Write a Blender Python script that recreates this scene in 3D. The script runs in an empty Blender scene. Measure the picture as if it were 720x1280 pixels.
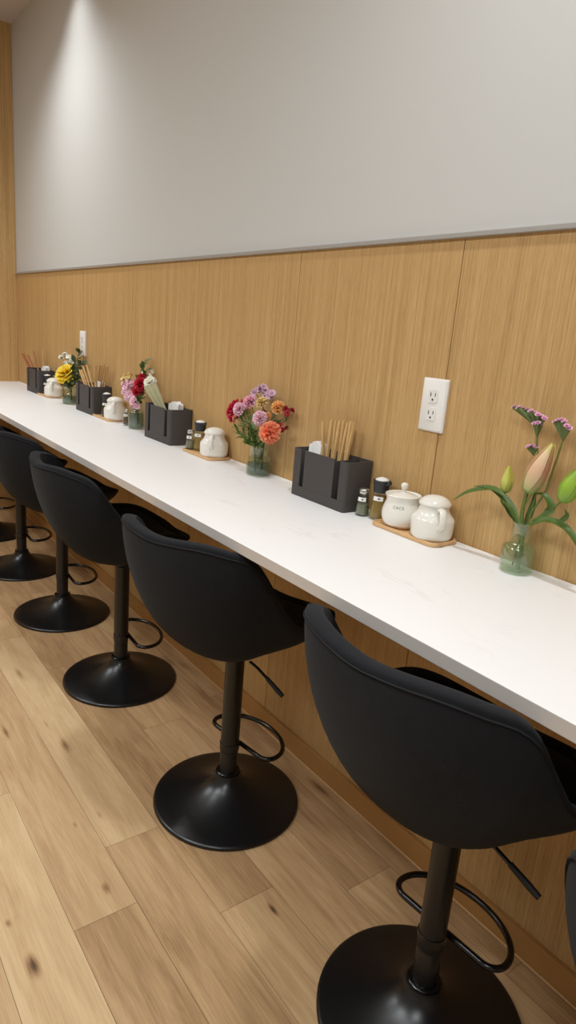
import bpy, bmesh, math, random
import numpy as np
from mathutils import Vector, Matrix
PI = math.pi
R = math.radians
scene = bpy.context.scene
COL = scene.collection

# ------------------------------------------------------------------ camera
CAM = Vector((0, -1.1447, 1.2252)); FPX = 830.6
def cam_basis(yaw, pitch, roll):
    yaw, pitch, roll = R(yaw), R(pitch), R(roll)
    f = Vector((-math.sin(yaw)*math.cos(pitch), math.cos(yaw)*math.cos(pitch), math.sin(pitch)))
    r = f.cross(Vector((0, 0, 1))).normalized(); u = r.cross(f)
    return f, r*math.cos(roll)+u*math.sin(roll), u*math.cos(roll)-r*math.sin(roll)
CF, CR, CU = cam_basis(52.6415, -14.7864, 4.779)
cd = bpy.data.cameras.new('camera'); cam = bpy.data.objects.new('camera', cd); COL.objects.link(cam)
cd.sensor_fit = 'VERTICAL'; cd.sensor_height = 24; cd.lens = FPX/1280*24; cd.clip_start = .02
cam.matrix_world = Matrix(((CR.x, CU.x, -CF.x, CAM.x), (CR.y, CU.y, -CF.y, CAM.y), (CR.z, CU.z, -CF.z, CAM.z), (0, 0, 0, 1)))
scene.camera = cam
def at(px, py, y):
    """point of the plane at depth y (parallel to the counter wall) seen at a pixel"""
    d = CF + CR*((px-360)/FPX) - CU*((py-640)/FPX)
    return CAM + d*((y-CAM.y)/d.y)

# ------------------------------------------------------------------ materials
def lin(c):
    return tuple(((v/255)/12.92 if v/255 <= .04045 else ((v/255+.055)/1.055)**2.4) for v in c)
def mat(name, rgb, rough=.5, metal=0, bump=0, bscale=400, sheen=0, spec=.5, emit=None, vary=0, vscale=8, coat=0):
    m = bpy.data.materials.new(name); m.use_nodes = True
    n, l = m.node_tree.nodes, m.node_tree.links; b = n['Principled BSDF']
    c = lin(rgb)
    b.inputs['Base Color'].default_value = (*c, 1)
    b.inputs['Roughness'].default_value = rough; b.inputs['Metallic'].default_value = metal
    b.inputs['Specular IOR Level'].default_value = spec
    b.inputs['Coat Weight'].default_value = coat
    if sheen:
        b.inputs['Sheen Weight'].default_value = sheen; b.inputs['Sheen Roughness'].default_value = .5
    tc = n.new('ShaderNodeTexCoord')
    if vary:
        nz = n.new('ShaderNodeTexNoise'); nz.inputs['Scale'].default_value = vscale; nz.inputs['Detail'].default_value = 4
        l.new(tc.outputs['Object'], nz.inputs['Vector'])
        mx = n.new('ShaderNodeMix'); mx.data_type = 'RGBA'
        mx.inputs['A'].default_value = (*[v*(1-vary) for v in c], 1); mx.inputs['B'].default_value = (*[min(1, v*(1+vary)) for v in c], 1)
        l.new(nz.outputs['Fac'], mx.inputs['Factor']); l.new(mx.outputs['Result'], b.inputs['Base Color'])
    if bump:
        nz = n.new('ShaderNodeTexNoise'); nz.inputs['Scale'].default_value = bscale; nz.inputs['Detail'].default_value = 3
        l.new(tc.outputs['Object'], nz.inputs['Vector'])
        bp = n.new('ShaderNodeBump'); bp.inputs['Strength'].default_value = bump; bp.inputs['Distance'].default_value = .001
        l.new(nz.outputs['Fac'], bp.inputs['Height']); l.new(bp.outputs['Normal'], b.inputs['Normal'])
    return m
def ramp(n, stops):
    r = n.new('ShaderNodeValToRGB'); e = r.color_ramp.elements
    while len(e) < len(stops): e.new(.5)
    for i, (p, c) in enumerate(stops):
        e[i].position = p; e[i].color = (*lin(c), 1)
    return r
def tint_mat(name, stops, rough=.5, sss=0):
    """colour runs along the petal or bud by a stored 0..1 attribute"""
    m = bpy.data.materials.new(name); m.use_nodes = True
    n, l = m.node_tree.nodes, m.node_tree.links; b = n['Principled BSDF']
    a = n.new('ShaderNodeAttribute'); a.attribute_name = 'along'
    r = ramp(n, stops); l.new(a.outputs['Fac'], r.inputs['Fac']); l.new(r.outputs['Color'], b.inputs['Base Color'])
    b.inputs['Roughness'].default_value = rough
    return m
def wood_panel(name, axis='X'):
    m = bpy.data.materials.new(name); m.use_nodes = True
    n, l = m.node_tree.nodes, m.node_tree.links; b = n['Principled BSDF']
    tc = n.new('ShaderNodeTexCoord')
    def noise(sc, d, det=3, rough=.6):
        mp = n.new('ShaderNodeMapping'); mp.inputs['Scale'].default_value = sc
        l.new(tc.outputs['Object'], mp.inputs['Vector'])
        z = n.new('ShaderNodeTexNoise'); z.inputs['Scale'].default_value = d; z.inputs['Detail'].default_value = det
        z.inputs['Roughness'].default_value = rough
        l.new(mp.outputs['Vector'], z.inputs['Vector']); return z
    fine = noise((1, 1, .008), 260, 3, .65); broad = noise((1, 1, .02), 34, 2)
    fleck = noise((1, 1, .05), 520, 2)
    mx = n.new('ShaderNodeMath'); mx.operation = 'MULTIPLY_ADD'; mx.inputs[1].default_value = .5
    l.new(fine.outputs['Fac'], mx.inputs[0])
    m2 = n.new('ShaderNodeMath'); m2.operation = 'MULTIPLY'; m2.inputs[1].default_value = .22
    l.new(broad.outputs['Fac'], m2.inputs[0]); 
    m3 = n.new('ShaderNodeMath'); m3.operation = 'MULTIPLY_ADD'; m3.inputs[1].default_value = .28
    l.new(fleck.outputs['Fac'], m3.inputs[0]); l.new(m2.outputs[0], m3.inputs[2]); l.new(m3.outputs[0], mx.inputs[2])
    r = ramp(n, [(.36, (166, 129, 82)), (.5, (193, 155, 102)), (.64, (208, 172, 120))])
    l.new(mx.outputs[0], r.inputs['Fac']); l.new(r.outputs['Color'], b.inputs['Base Color'])
    b.inputs['Roughness'].default_value = .55; b.inputs['Specular IOR Level'].default_value = .25
    bp = n.new('ShaderNodeBump'); bp.inputs['Strength'].default_value = .12; bp.inputs['Distance'].default_value = .001
    l.new(mx.outputs[0], bp.inputs['Height']); l.new(bp.outputs['Normal'], b.inputs['Normal'])
    return m
def glass_mat(name, tint, rough=.03, milk=0, milkc=(190, 200, 188), base=.04):
    m = bpy.data.materials.new(name); m.use_nodes = True
    n, l = m.node_tree.nodes, m.node_tree.links; n.remove(n['Principled BSDF'])
    t = n.new('ShaderNodeBsdfTransparent'); t.inputs['Color'].default_value = (*lin(tint), 1)
    g = n.new('ShaderNodeBsdfGlossy'); g.inputs['Roughness'].default_value = rough; g.inputs['Color'].default_value = (.9, .95, .92, 1)
    lw = n.new('ShaderNodeLayerWeight'); lw.inputs['Blend'].default_value = .5
    pw = n.new('ShaderNodeMath'); pw.operation = 'POWER'; pw.inputs[1].default_value = 3.0; l.new(lw.outputs['Facing'], pw.inputs[0])
    fr = n.new('ShaderNodeMath'); fr.operation = 'MULTIPLY_ADD'; fr.inputs[1].default_value = .38; fr.inputs[2].default_value = base; l.new(pw.outputs[0], fr.inputs[0])
    mx = n.new('ShaderNodeMixShader'); l.new(fr.outputs[0], mx.inputs[0]); l.new(t.outputs[0], mx.inputs[1]); l.new(g.outputs[0], mx.inputs[2])
    last = mx
    if milk:
        d = n.new('ShaderNodeBsdfDiffuse'); d.inputs['Color'].default_value = (*lin(milkc), 1)
        last = n.new('ShaderNodeMixShader'); last.inputs[0].default_value = milk
        l.new(mx.outputs[0], last.inputs[1]); l.new(d.outputs[0], last.inputs[2])
    l.new(last.outputs[0], n['Material Output'].inputs['Surface'])
    return m
def floor_mat(knots):
    m = bpy.data.materials.new('oak_planks'); m.use_nodes = True
    n, l = m.node_tree.nodes, m.node_tree.links; b = n['Principled BSDF']
    geo = n.new('ShaderNodeNewGeometry')
    at_ = n.new('ShaderNodeAttribute'); at_.attribute_name = 'plank'
    sep = n.new('ShaderNodeSeparateColor'); l.new(at_.outputs['Color'], sep.inputs[0])
    off = n.new('ShaderNodeCombineXYZ')
    for k, src in enumerate(('Green', 'Blue', 'Green')):
        q = n.new('ShaderNodeMath'); q.operation = 'MULTIPLY'; q.inputs[1].default_value = 37.0
        l.new(sep.outputs[src], q.inputs[0]); l.new(q.outputs[0], off.inputs[k])
    add = n.new('ShaderNodeVectorMath'); l.new(geo.outputs['Position'], add.inputs[0]); l.new(off.outputs[0], add.inputs[1])
    def noise(sc, s, det, rough=.6, dist=0):
        mp = n.new('ShaderNodeMapping'); mp.inputs['Scale'].default_value = sc; l.new(add.outputs[0], mp.inputs['Vector'])
        z = n.new('ShaderNodeTexNoise'); z.inputs['Scale'].default_value = s; z.inputs['Detail'].default_value = det
        z.inputs['Roughness'].default_value = rough; z.inputs['Distortion'].default_value = dist
        l.new(mp.outputs['Vector'], z.inputs['Vector']); return z
    g1 = noise((.10, 1, 1), 30, 6, .62, 1.2); g2 = noise((.022, 1, 1), 330, 4, .75); g3 = noise((.35, 1.9, 1), 5.0, 4, .55, 1.4)
    def madd(x, k, c):
        q = n.new('ShaderNodeMath'); q.operation = 'MULTIPLY_ADD'; q.inputs[1].default_value = k
        l.new(x, q.inputs[0])
        if isinstance(c, float): q.inputs[2].default_value = c
        else: l.new(c, q.inputs[2])
        return q.outputs[0]
    v = madd(g1.outputs['Fac'], .52, -.50); v = madd(g2.outputs['Fac'], .50, v); v = madd(g3.outputs['Fac'], .42, v)
    v = madd(sep.outputs['Red'], .42, v)
    for (kx, ky, sx, sy, amt) in knots:
        s = n.new('ShaderNodeVectorMath'); s.operation = 'SUBTRACT'; l.new(geo.outputs['Position'], s.inputs[0]); s.inputs[1].default_value = (kx, ky, 0)
        d = n.new('ShaderNodeVectorMath'); d.operation = 'MULTIPLY'; l.new(s.outputs[0], d.inputs[0]); d.inputs[1].default_value = (1/sx, 1/sy, 0)
        w = n.new('ShaderNodeVectorMath'); w.operation = 'LENGTH'; l.new(d.outputs[0], w.inputs[0])
        wob = madd(g1.outputs['Fac'], 1.1, w.outputs['Value'])
        mr = n.new('ShaderNodeMapRange'); mr.interpolation_type = 'SMOOTHSTEP'; mr.inputs[1].default_value = .45; mr.inputs[2].default_value = 1.75
        mr.inputs[3].default_value = -amt; mr.inputs[4].default_value = 0; l.new(wob, mr.inputs[0])
        q = n.new('ShaderNodeMath'); l.new(v, q.inputs[0]); l.new(mr.outputs[0], q.inputs[1]); v = q.outputs[0]
    r = ramp(n, [(0, (92, 68, 46)), (.2, (150, 116, 80)), (.45, (190, 154, 112)), (.68, (212, 180, 136)), (1, (228, 200, 158))])
    l.new(v, r.inputs['Fac']); l.new(r.outputs['Color'], b.inputs['Base Color'])
    b.inputs['Roughness'].default_value = .5; b.inputs['Specular IOR Level'].default_value = .3
    bp = n.new('ShaderNodeBump'); bp.inputs['Strength'].default_value = .1; bp.inputs['Distance'].default_value = .001
    l.new(g2.outputs['Fac'], bp.inputs['Height']); l.new(bp.outputs['Normal'], b.inputs['Normal'])
    return m
def counter_mat():
    m = mat('white_laminate', (226, 222, 216), .42, spec=.35)
    n, l = m.node_tree.nodes, m.node_tree.links; b = n['Principled BSDF']
    tc = n.new('ShaderNodeTexCoord'); mp = n.new('ShaderNodeMapping'); mp.inputs['Scale'].default_value = (1.1, 3.2, 1)
    mp.inputs['Rotation'].default_value = (0, 0, .25)
    l.new(tc.outputs['Object'], mp.inputs['Vector'])
    z = n.new('ShaderNodeTexNoise'); z.inputs['Scale'].default_value = 2.6; z.inputs['Detail'].default_value = 7; z.inputs['Distortion'].default_value = 1.6
    l.new(mp.outputs['Vector'], z.inputs['Vector'])
    a = n.new('ShaderNodeMath'); a.operation = 'SUBTRACT'; a.inputs[1].default_value = .5; l.new(z.outputs['Fac'], a.inputs[0])
    c = n.new('ShaderNodeMath'); c.operation = 'ABSOLUTE'; l.new(a.outputs[0], c.inputs[0])
    mr = n.new('ShaderNodeMapRange'); mr.inputs[1].default_value = 0; mr.inputs[2].default_value = .022; mr.inputs[3].default_value = 1; mr.inputs[4].default_value = 0
    l.new(c.outputs[0], mr.inputs[0])
    z2 = n.new('ShaderNodeTexNoise'); z2.inputs['Scale'].default_value = 5; l.new(tc.outputs['Object'], z2.inputs['Vector'])
    mr2 = n.new('ShaderNodeMapRange'); mr2.inputs[1].default_value = .5; mr2.inputs[2].default_value = .75; mr2.inputs[3].default_value = 0; mr2.inputs[4].default_value = .55
    l.new(z2.outputs['Fac'], mr2.inputs[0])
    f = n.new('ShaderNodeMath'); f.operation = 'MULTIPLY'; l.new(mr.outputs[0], f.inputs[0]); l.new(mr2.outputs[0], f.inputs[1])
    mx = n.new('ShaderNodeMix'); mx.data_type = 'RGBA'; mx.inputs['A'].default_value = (*lin((243, 242, 241)), 1); mx.inputs['B'].default_value = (*lin((220, 214, 210)), 1)
    l.new(f.outputs[0], mx.inputs['Factor']); l.new(mx.outputs['Result'], b.inputs['Base Color'])
    return m

M = {}
M['paint'] = mat('grey_wall_paint', (204, 203, 199), .7, bump=.06, bscale=160, spec=.2)
M['ceil'] = mat('ceiling_paint', (205, 196, 188), .8, spec=.2)
M['wood'] = wood_panel('oak_laminate_panel')
M['base_wood'] = mat('skirting_wood', (176, 130, 76), .5, vary=.12, vscale=14, spec=.3)
M['trim'] = mat('brushed_trim', (168, 164, 158), .45, .25)
M['counter'] = counter_mat()
M['edge'] = mat('shaded_laminate_edge', (205, 198, 190), .5, vary=.04, vscale=20)  # same laminate as the top, with the front face's shade put into the colour
M['caulk'] = mat('white_sealant', (238, 230, 220), .5)
M['fabric'] = mat('black_fabric', (37, 38, 41), .95, bump=.35, bscale=900, sheen=.05, spec=.06, vary=.15, vscale=60)
M['piping'] = mat('black_piping', (40, 41, 43), .85, sheen=.0, spec=.15)
M['black_metal'] = mat('black_powder_coat', (18, 18, 19), .3, .0, spec=.5, bump=.05, bscale=700)
M['gloss_metal'] = mat('black_gloss_tube', (12, 12, 13), .2, .0, spec=.55)
M['grip'] = mat('black_rubber', (16, 16, 16), .6)
M['caddy'] = mat('charcoal_plastic', (74, 70, 68), .62, bump=.08, bscale=800, spec=.3)
M['napkin'] = mat('white_tissue', (250, 249, 246), .9, bump=.3, bscale=220)
M['pale_stick'] = mat('pale_bamboo', (206, 168, 112), .6, vary=.12, vscale=90)
M['tan_stick'] = mat('tan_bamboo', (188, 148, 96), .6, vary=.12, vscale=90)
M['red_stick'] = mat('red_brown_wood', (158, 98, 66), .55, vary=.12, vscale=90)
M['sleeve'] = mat('paper_sleeve', (178, 174, 138), .7, vary=.1, vscale=120)
M['tray'] = mat('beech_tray', (214, 172, 122), .5, vary=.1, vscale=30)
M['ceramic'] = mat('white_glaze', (236, 232, 222), .18, spec=.5, coat=.3)
M['biscuit'] = mat('bare_clay', (216, 184, 146), .7)
M['ink'] = mat('dark_lettering', (70, 66, 62), .6)
M['label'] = mat('white_label', (240, 238, 234), .6)
M['cap'] = mat('black_cap', (38, 40, 42), .4)
M['captop'] = mat('white_cap_top', (232, 230, 226), .4)
M['steel'] = mat('shaker_steel', (200, 200, 198), .25, .9)
M['oil'] = glass_mat('amber_liquid', (214, 176, 92), .02, milk=.45, milkc=(206, 164, 72))
M['soy'] = mat('dark_sauce', (30, 20, 15), .15)
M['pepper'] = mat('grey_green_spice', (128, 124, 108), .8, vary=.3, vscale=600)
M['brown_spice'] = mat('brown_spice', (98, 70, 52), .8, vary=.3, vscale=600)
M['glass'] = glass_mat('clear_glass', (247, 250, 247), base=.05)
M['vase'] = glass_mat('green_tinted_glass', (246, 250, 246), base=.07)
M['water'] = glass_mat('vase_water', (240, 246, 236), .02, milk=.06, milkc=(196, 204, 180))
M['darkwater'] = glass_mat('dim_vase_water', (215, 226, 218), .02, milk=.42, milkc=(104, 118, 110))
M['plate'] = mat('white_plastic', (236, 232, 226), .35)
M['slot'] = mat('socket_slot', (40, 36, 32), .7)
M['stem'] = mat('green_stem', (108, 124, 58), .5, vary=.15, vscale=60)
M['darkstem'] = mat('dark_green_stem', (70, 90, 48), .5, vary=.15, vscale=60)
M['leaf'] = mat('green_leaf', (80, 104, 40), .42, vary=.25, vscale=45)
M['oliveleaf'] = mat('olive_leaf', (66, 78, 40), .5, vary=.25, vscale=45)
M['limeleaf'] = mat('fresh_leaf', (120, 150, 52), .45, vary=.2, vscale=45)
M['graygreen'] = mat('grey_green_leaf', (94, 110, 56), .55, vary=.2, vscale=60)
M['bigbud'] = tint_mat('lily_bud_skin', [(0, (140, 158, 84)), (.2, (164, 150, 96)), (.5, (186, 132, 102)), (.8, (186, 140, 96)), (1, (176, 166, 74))], .4)
M['bigbud_petal'] = tint_mat('lily_bud_petal', [(0, (158, 172, 98)), (.2, (206, 186, 134)), (.5, (230, 186, 152)), (.8, (234, 204, 160)), (1, (212, 200, 110))], .4)
M['yellowbud_petal'] = tint_mat('small_bud_petal', [(0, (160, 168, 70)), (.5, (204, 200, 104)), (1, (188, 182, 74))], .4)
M['greenbud_petal'] = tint_mat('green_bud_petal', [(0, (122, 158, 50)), (.6, (154, 188, 60)), (1, (132, 162, 56))], .4)
M['yellowbud'] = tint_mat('small_bud_skin', [(0, (150, 160, 62)), (.5, (190, 186, 84)), (1, (176, 170, 62))], .4)
M['greenbud'] = tint_mat('green_bud_skin', [(0, (112, 150, 46)), (.6, (140, 176, 50)), (1, (120, 150, 50))], .4)
def petal_mat(n_, a, b, c): return tint_mat(n_, [(0, a), (.55, b), (1, c)], .6)
M['p_crimson'] = petal_mat('crimson_petal', (150, 12, 38), (196, 22, 56), (206, 40, 72))
M['p_pink'] = petal_mat('pink_petal', (226, 120, 146), (240, 162, 184), (246, 200, 212))
M['p_palepink'] = petal_mat('pale_pink_petal', (232, 140, 162), (244, 190, 206), (248, 216, 224))
M['p_cream'] = petal_mat('cream_yellow_petal', (226, 190, 100), (236, 208, 132), (240, 214, 160))
M['p_peach'] = petal_mat('peach_petal', (238, 150, 70), (244, 178, 100), (246, 196, 130))
M['p_coral'] = petal_mat('coral_petal', (236, 86, 52), (244, 118, 80), (250, 170, 130))
M['p_lilac'] = petal_mat('lilac_petal', (170, 122, 146), (206, 164, 186), (222, 190, 208))
M['p_red'] = petal_mat('red_petal', (150, 10, 26), (190, 20, 44), (206, 36, 62))
M['p_darkred'] = petal_mat('dark_red_petal', (110, 14, 20), (150, 24, 30), (170, 40, 44))
M['p_white'] = petal_mat('white_petal', (214, 214, 170), (236, 234, 214), (244, 242, 230))
M['p_yellow'] = petal_mat('yellow_petal', (226, 170, 10), (244, 206, 30), (250, 220, 70))
M['p_statice'] = petal_mat('statice_petal', (226, 140, 180), (236, 170, 204), (244, 206, 224))
M['p_salmon'] = petal_mat('salmon_petal', (236, 140, 110), (240, 170, 140), (244, 190, 160))

# ------------------------------------------------------------------ mesh helpers
class MB:
    def __init__(s): s.v = []; s.f = []; s.mi = []; s.t = []; s.cur = 0
    def add(s, vs, fs, ts=None):
        o = len(s.v); s.v += [tuple(p) for p in vs]; s.f += [tuple(i+o for i in f) for f in fs]; s.mi += [s.cur]*len(fs)
        s.t += list(ts) if ts else [0.0]*len(vs); return s
    def box(s, x0, x1, y0, y1, z0, z1):
        return s.add([(x0,y0,z0),(x1,y0,z0),(x1,y1,z0),(x0,y1,z0),(x0,y0,z1),(x1,y0,z1),(x1,y1,z1),(x0,y1,z1)],
                     [(3,2,1,0),(4,5,6,7),(0,1,5,4),(1,2,6,5),(2,3,7,6),(3,0,4,7)])
    def rings(s, rs, cap0=True, cap1=True, closed=True, ts=None):
        n = len(rs[0]); vs = [p for r in rs for p in r]; fs = []
        for i in range(len(rs)-1):
            for j in range(n if closed else n-1):
                k = (j+1) % n; fs.append((i*n+j, i*n+k, (i+1)*n+k, (i+1)*n+j))
        if cap0: fs.append(tuple(range(n))[::-1])
        if cap1: fs.append(tuple((len(rs)-1)*n+j for j in range(n)))
        return s.add(vs, fs, [t for t in ts for _ in range(n)] if ts else None)
    def lathe(s, prof, c=(0,0,0), seg=32, cap0=True, cap1=True):
        return s.rings([[(c[0]+r*math.cos(2*PI*j/seg), c[1]+r*math.sin(2*PI*j/seg), c[2]+z) for j in range(seg)] for r, z in prof], cap0, cap1)
    def prism(s, poly, z0, z1):
        return s.rings([[(x, y, z0) for x, y in poly], [(x, y, z1) for x, y in poly]])
    def tube(s, path, r, seg=10, cap=True, closed=False, ts=None):
        P = [Vector(p) for p in path]; n = len(P); rr = r if isinstance(r, (list, tuple)) else [r]*n
        rs = []; prev = None
        for i in range(n):
            a = P[(i-1) % n] if (closed or i > 0) else P[0]; b = P[(i+1) % n] if (closed or i < n-1) else P[-1]
            t = (b-a).normalized()
            if prev is None: prev = t.orthogonal().normalized()
            prev = (prev - t*prev.dot(t)).normalized(); w = t.cross(prev)
            rs.append([tuple(P[i]+(prev*math.cos(2*PI*j/seg)+w*math.sin(2*PI*j/seg))*rr[i]) for j in range(seg)])
        if closed:
            # align the seam by choosing the best shift
            f0, last = rs[0], rs[-1]
            k = min(range(seg), key=lambda q: (Vector(f0[q])-Vector(last[0])).length)
            rs.append([f0[(j+k) % seg] for j in range(seg)]); return s.rings(rs, False, False)
        return s.rings(rs, cap, cap, ts=ts)
    def build(s, name, mats, parent=None, smooth=40, bevel=0, bseg=2, loc=None):
        me = bpy.data.meshes.new(name); me.from_pydata(s.v, [], s.f)
        for m in (mats if isinstance(mats, (list, tuple)) else [mats]): me.materials.append(m)
        for p, i in zip(me.polygons, s.mi): p.material_index = i
        if any(s.t):
            a = me.attributes.new('along', 'FLOAT', 'POINT'); a.data.foreach_set('value', s.t)
        bm = bmesh.new(); bm.from_mesh(me); bmesh.ops.recalc_face_normals(bm, faces=bm.faces[:]); bm.to_mesh(me); bm.free()
        if smooth:
            me.polygons.foreach_set('use_smooth', [True]*len(me.polygons)); me.set_sharp_from_angle(angle=R(smooth))
        o = bpy.data.objects.new(name, me); COL.objects.link(o)
        if bevel:
            b = o.modifiers.new('bevel', 'BEVEL'); b.width = bevel; b.segments = bseg; b.limit_method = 'ANGLE'; b.angle_limit = R(50)
        if parent is not None: o.parent = parent
        if loc is not None: o.location = loc
        return o
def rrect(x0, x1, y0, y1, r, n=5):
    out = []
    for cx, cy, a0 in ((x1-r, y1-r, 0), (x0+r, y1-r, 90), (x0+r, y0+r, 180), (x1-r, y0+r, 270)):
        for i in range(n+1):
            a = R(a0+90*i/n); out.append((cx+r*math.cos(a), cy+r*math.sin(a)))
    return out
def tag(o, label, cat, group=None, kind=None):
    o['label'] = label; o['category'] = cat
    if group: o['group'] = group
    if kind: o['kind'] = kind
    return o
def empty(name, loc, rz=0):
    o = bpy.data.objects.new(name, None); COL.objects.link(o); o.location = loc; o.rotation_euler = (0, 0, rz); o.empty_display_size = .05
    return o
def kids(o): return [c for c in bpy.data.objects if c.parent == o]
def copy_tree(o, parent=None):
    c = o.copy(); COL.objects.link(c)
    if parent is not None: c.parent = parent
    for ch in kids(o): copy_tree(ch, c)
    return c
def struct(o, label=None, cat=None):
    o['kind'] = 'structure'
    if label: o['label'] = label
    if cat: o['category'] = cat
    return o
def bez(p0, p1, p2, n=12):
    p0, p1, p2 = Vector(p0), Vector(p1), Vector(p2)
    return [p0*(1-t)**2+p1*2*t*(1-t)+p2*t*t for t in [i/n for i in range(n+1)]]
def crom(pts, n=6):
    P = [Vector(p) for p in pts]; P = [P[0]*2-P[1]]+P+[P[-1]*2-P[-2]]; out = []
    for i in range(1, len(P)-2):
        for k in range(n):
            t = k/n; a, b, c, d = P[i-1:i+3]
            out.append(.5*((2*b)+(c-a)*t+(2*a-5*b+4*c-d)*t*t+(3*b-a-3*c+d)*t**3))
    out.append(P[-2]); return out

# ------------------------------------------------------------------ the room
XF, ZC, ZT, ZS = -4.3476, 2.745, 1.4485, .062     # far wall, ceiling, panel top, skirting top
XB, YB = 2.2, -3.6                                # room ends behind the camera
ZCT, DCT, TCT = .8192, .4491, .0228               # counter height, depth, thickness

# floor: planks run along the wall; each plank a tile of the one floor mesh
rng = random.Random(4)
PW = .14
rows = {}
forced = {0: [], -1: [], -2: [-1.70], -3: [-.98], -4: [-1.285], -5: [-1.10], -6: [-1.60], -7: [-.75]}
fm = MB(); cols = []
tones = {(-5, 'a'): .62, }
nrow = int((0-YB)/PW)+2
for k in range(nrow):
    y1 = -.07-PW*(k-1) if k else .02
    y1 = min(.02, -.0705-PW*(k-1)); y0 = -.0705-PW*k
    j0 = {1: -2.1, 2: -1.695, 3: -.98, 4: -1.286, 5: -1.10, 6: -1.60, 7: -.6}.get(k, rng.uniform(-2, -1))
    xs = [j0+1.22*i for i in range(-5, 5)]
    for i in range(len(xs)-1):
        a, b = max(xs[i], XF-.02), min(xs[i+1], XB+.02)
        if b <= a: continue
        tone = rng.uniform(.25, .75)
        key = (k, i-4)
        tone = {(5, 0): .62, (5, 1): .34, (6, 1): .95, (6, 0): .72, (4, 1): .52, (4, 0): .92, (3, 0): .36, (3, 1): .55, (2, 1): .52, (2, 0): .55,
                (5, -1): .5, (4, -1): .7, (3, -1): .4}.get(key, tone)
        g = .0004
        fm.add([(a+g, y0+g, 0), (b-g, y0+g, 0), (b-g, y1-g, 0), (a+g, y1-g, 0)], [(0, 1, 2, 3)])
        cols += [(tone, rng.random(), rng.random(), 1)]
# slab with the joints below the boards
KN = [(-1.072, -.80, .030, .017, .5), (-1.79, -.62, .034, .013, .42), (-1.43, -.62, .030, .014, .42), (-1.105, -.70, .022, .012, .30),
      (-1.33, -.68, .012, .008, .35), (-.93, -.435, .020, .008, .45), (-1.55, -.80, .02, .01, .3), (-2.2, -.7, .03, .012, .35), (-1.15, -.33, .04, .02, .2)]
def zpt(px, py):
    d = CF + CR*((px-360)/FPX) - CU*((py-640)/FPX); return CAM + d*(-CAM.z/d.z)
KN = [(zpt(px, py).x, zpt(px, py).y, sx, sy, a) for px, py, sx, sy, a in
      ((42, 1207, .034, .015, .60), (24, 842, .060, .012, .40), (81, 931, .045, .012, .45), (132, 1110, .022, .010, .34), (94, 1031, .014, .006, .25),
       (341, 1137, .024, .007, .5), (124, 1019, .020, .006, .22), (10, 1154, .012, .007, .35), (399, 985, .05, .014, .3), (58, 906, .03, .006, .2), (8, 915, .045, .010, .35))]
floor = fm.build('floor', floor_mat(KN), smooth=0)
ca = floor.data.color_attributes.new('plank', 'FLOAT_COLOR', 'CORNER')
flat = []
for c in cols: flat += list(c)*4
ca.data.foreach_set('color', flat)
struct(floor, 'light oak plank floor running along the counter', 'floor')
sub = MB().box(XF-.05, XB+.05, YB-.05, .05, -.05, -.0008).build('floor', mat('plank_joint', (74, 52, 34), .8), smooth=0)
struct(sub)
sub['label'] = 'dark floor base showing in the plank joints'

ce = struct(MB().box(XF-.1, XB+.1, YB-.1, .1, ZC, ZC+.1).build('ceiling', M['ceil'], smooth=0), 'plain pale ceiling above the counter', 'ceiling')
# counter wall: painted upper wall, wood panels with fine joints below
w = MB(); w.box(XF-.1, XB+.1, .012, .12, -.05, ZC+.05); w.cur = 1
joints = [XF]+[v for v in [-3.77, -3.21, -2.65, -2.10, -1.535, -.977, -.41, .15, .71, 1.27, 1.83]]+[XB+.05]
for a, b in zip(joints[:-1], joints[1:]):
    w.box(a+.0011, b-.0011, 0, .0119, 0, ZT)
w.cur = 2; w.box(XF, XB, .008, .0125, 0, ZT-.002)
w.cur = 0; w.box(XF, XB, .001, .0121, ZT+.004, ZC)
wr = struct(w.build('wall_right', [M['paint'], M['wood'], mat('panel_joint', (96, 68, 40), .8)], smooth=0), 'counter wall, grey paint above vertical-grain wood panels', 'wall')
tr = MB(); tr.box(XF, XB, -.009, .004, ZT, ZT+.0105)
struct(tr.build('trim_1', M['trim'], smooth=0, bevel=.0015), 'thin grey metal strip capping the wood panels', 'trim')
w = MB(); w.box(XF-.1, XF, YB, .0, 0, ZC)
struct(w.build('wall_far', M['wood'], smooth=0), 'wood panelled end wall at the far end of the counter', 'wall')
struct(MB().box(XF-.1, XB+.1, YB-.1, YB, -.05, ZC).build('wall_left', M['paint'], smooth=0))
struct(MB().box(XB, XB+.1, YB, 0.0, -.05, ZC).build('wall_back', M['paint'], smooth=0))
bb = MB().box(XF+.0005, XB, -.0125, -.0002, .0008, ZS)
struct(bb.build('baseboard_right', M['base_wood'], smooth=0, bevel=.0015), 'low wooden skirting under the counter', 'baseboard')
bs = MB().tube([(XF+.01, -.0145, .0025), (XB-.01, -.0145, .0025)], .0025, 8).build('trim_2', M['tray'], smooth=30)
struct(bs, 'thin pale sealant line between skirting and floor', 'trim')

# ------------------------------------------------------------------ counter
X1 = 1.6
cr = empty('counter', ((XF+X1)/2, -DCT/2, ZCT))
tag(cr, 'long white laminate counter fixed along the wood panelled wall', 'counter')
hx = (X1-XF)/2-.0005
o = MB().box(-hx, hx, -DCT/2, DCT/2-.0005, -TCT, 0)
o.mi[2] = 1
o.build('worktop', [M['counter'], M['edge']], cr, smooth=0, bevel=.0012, bseg=2)
MB().tube([(-hx+.002, DCT/2-.004, .0006), (hx, DCT/2-.004, .0006)], .0032, 8).build('sealant_bead', M['caulk'], cr)

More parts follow.
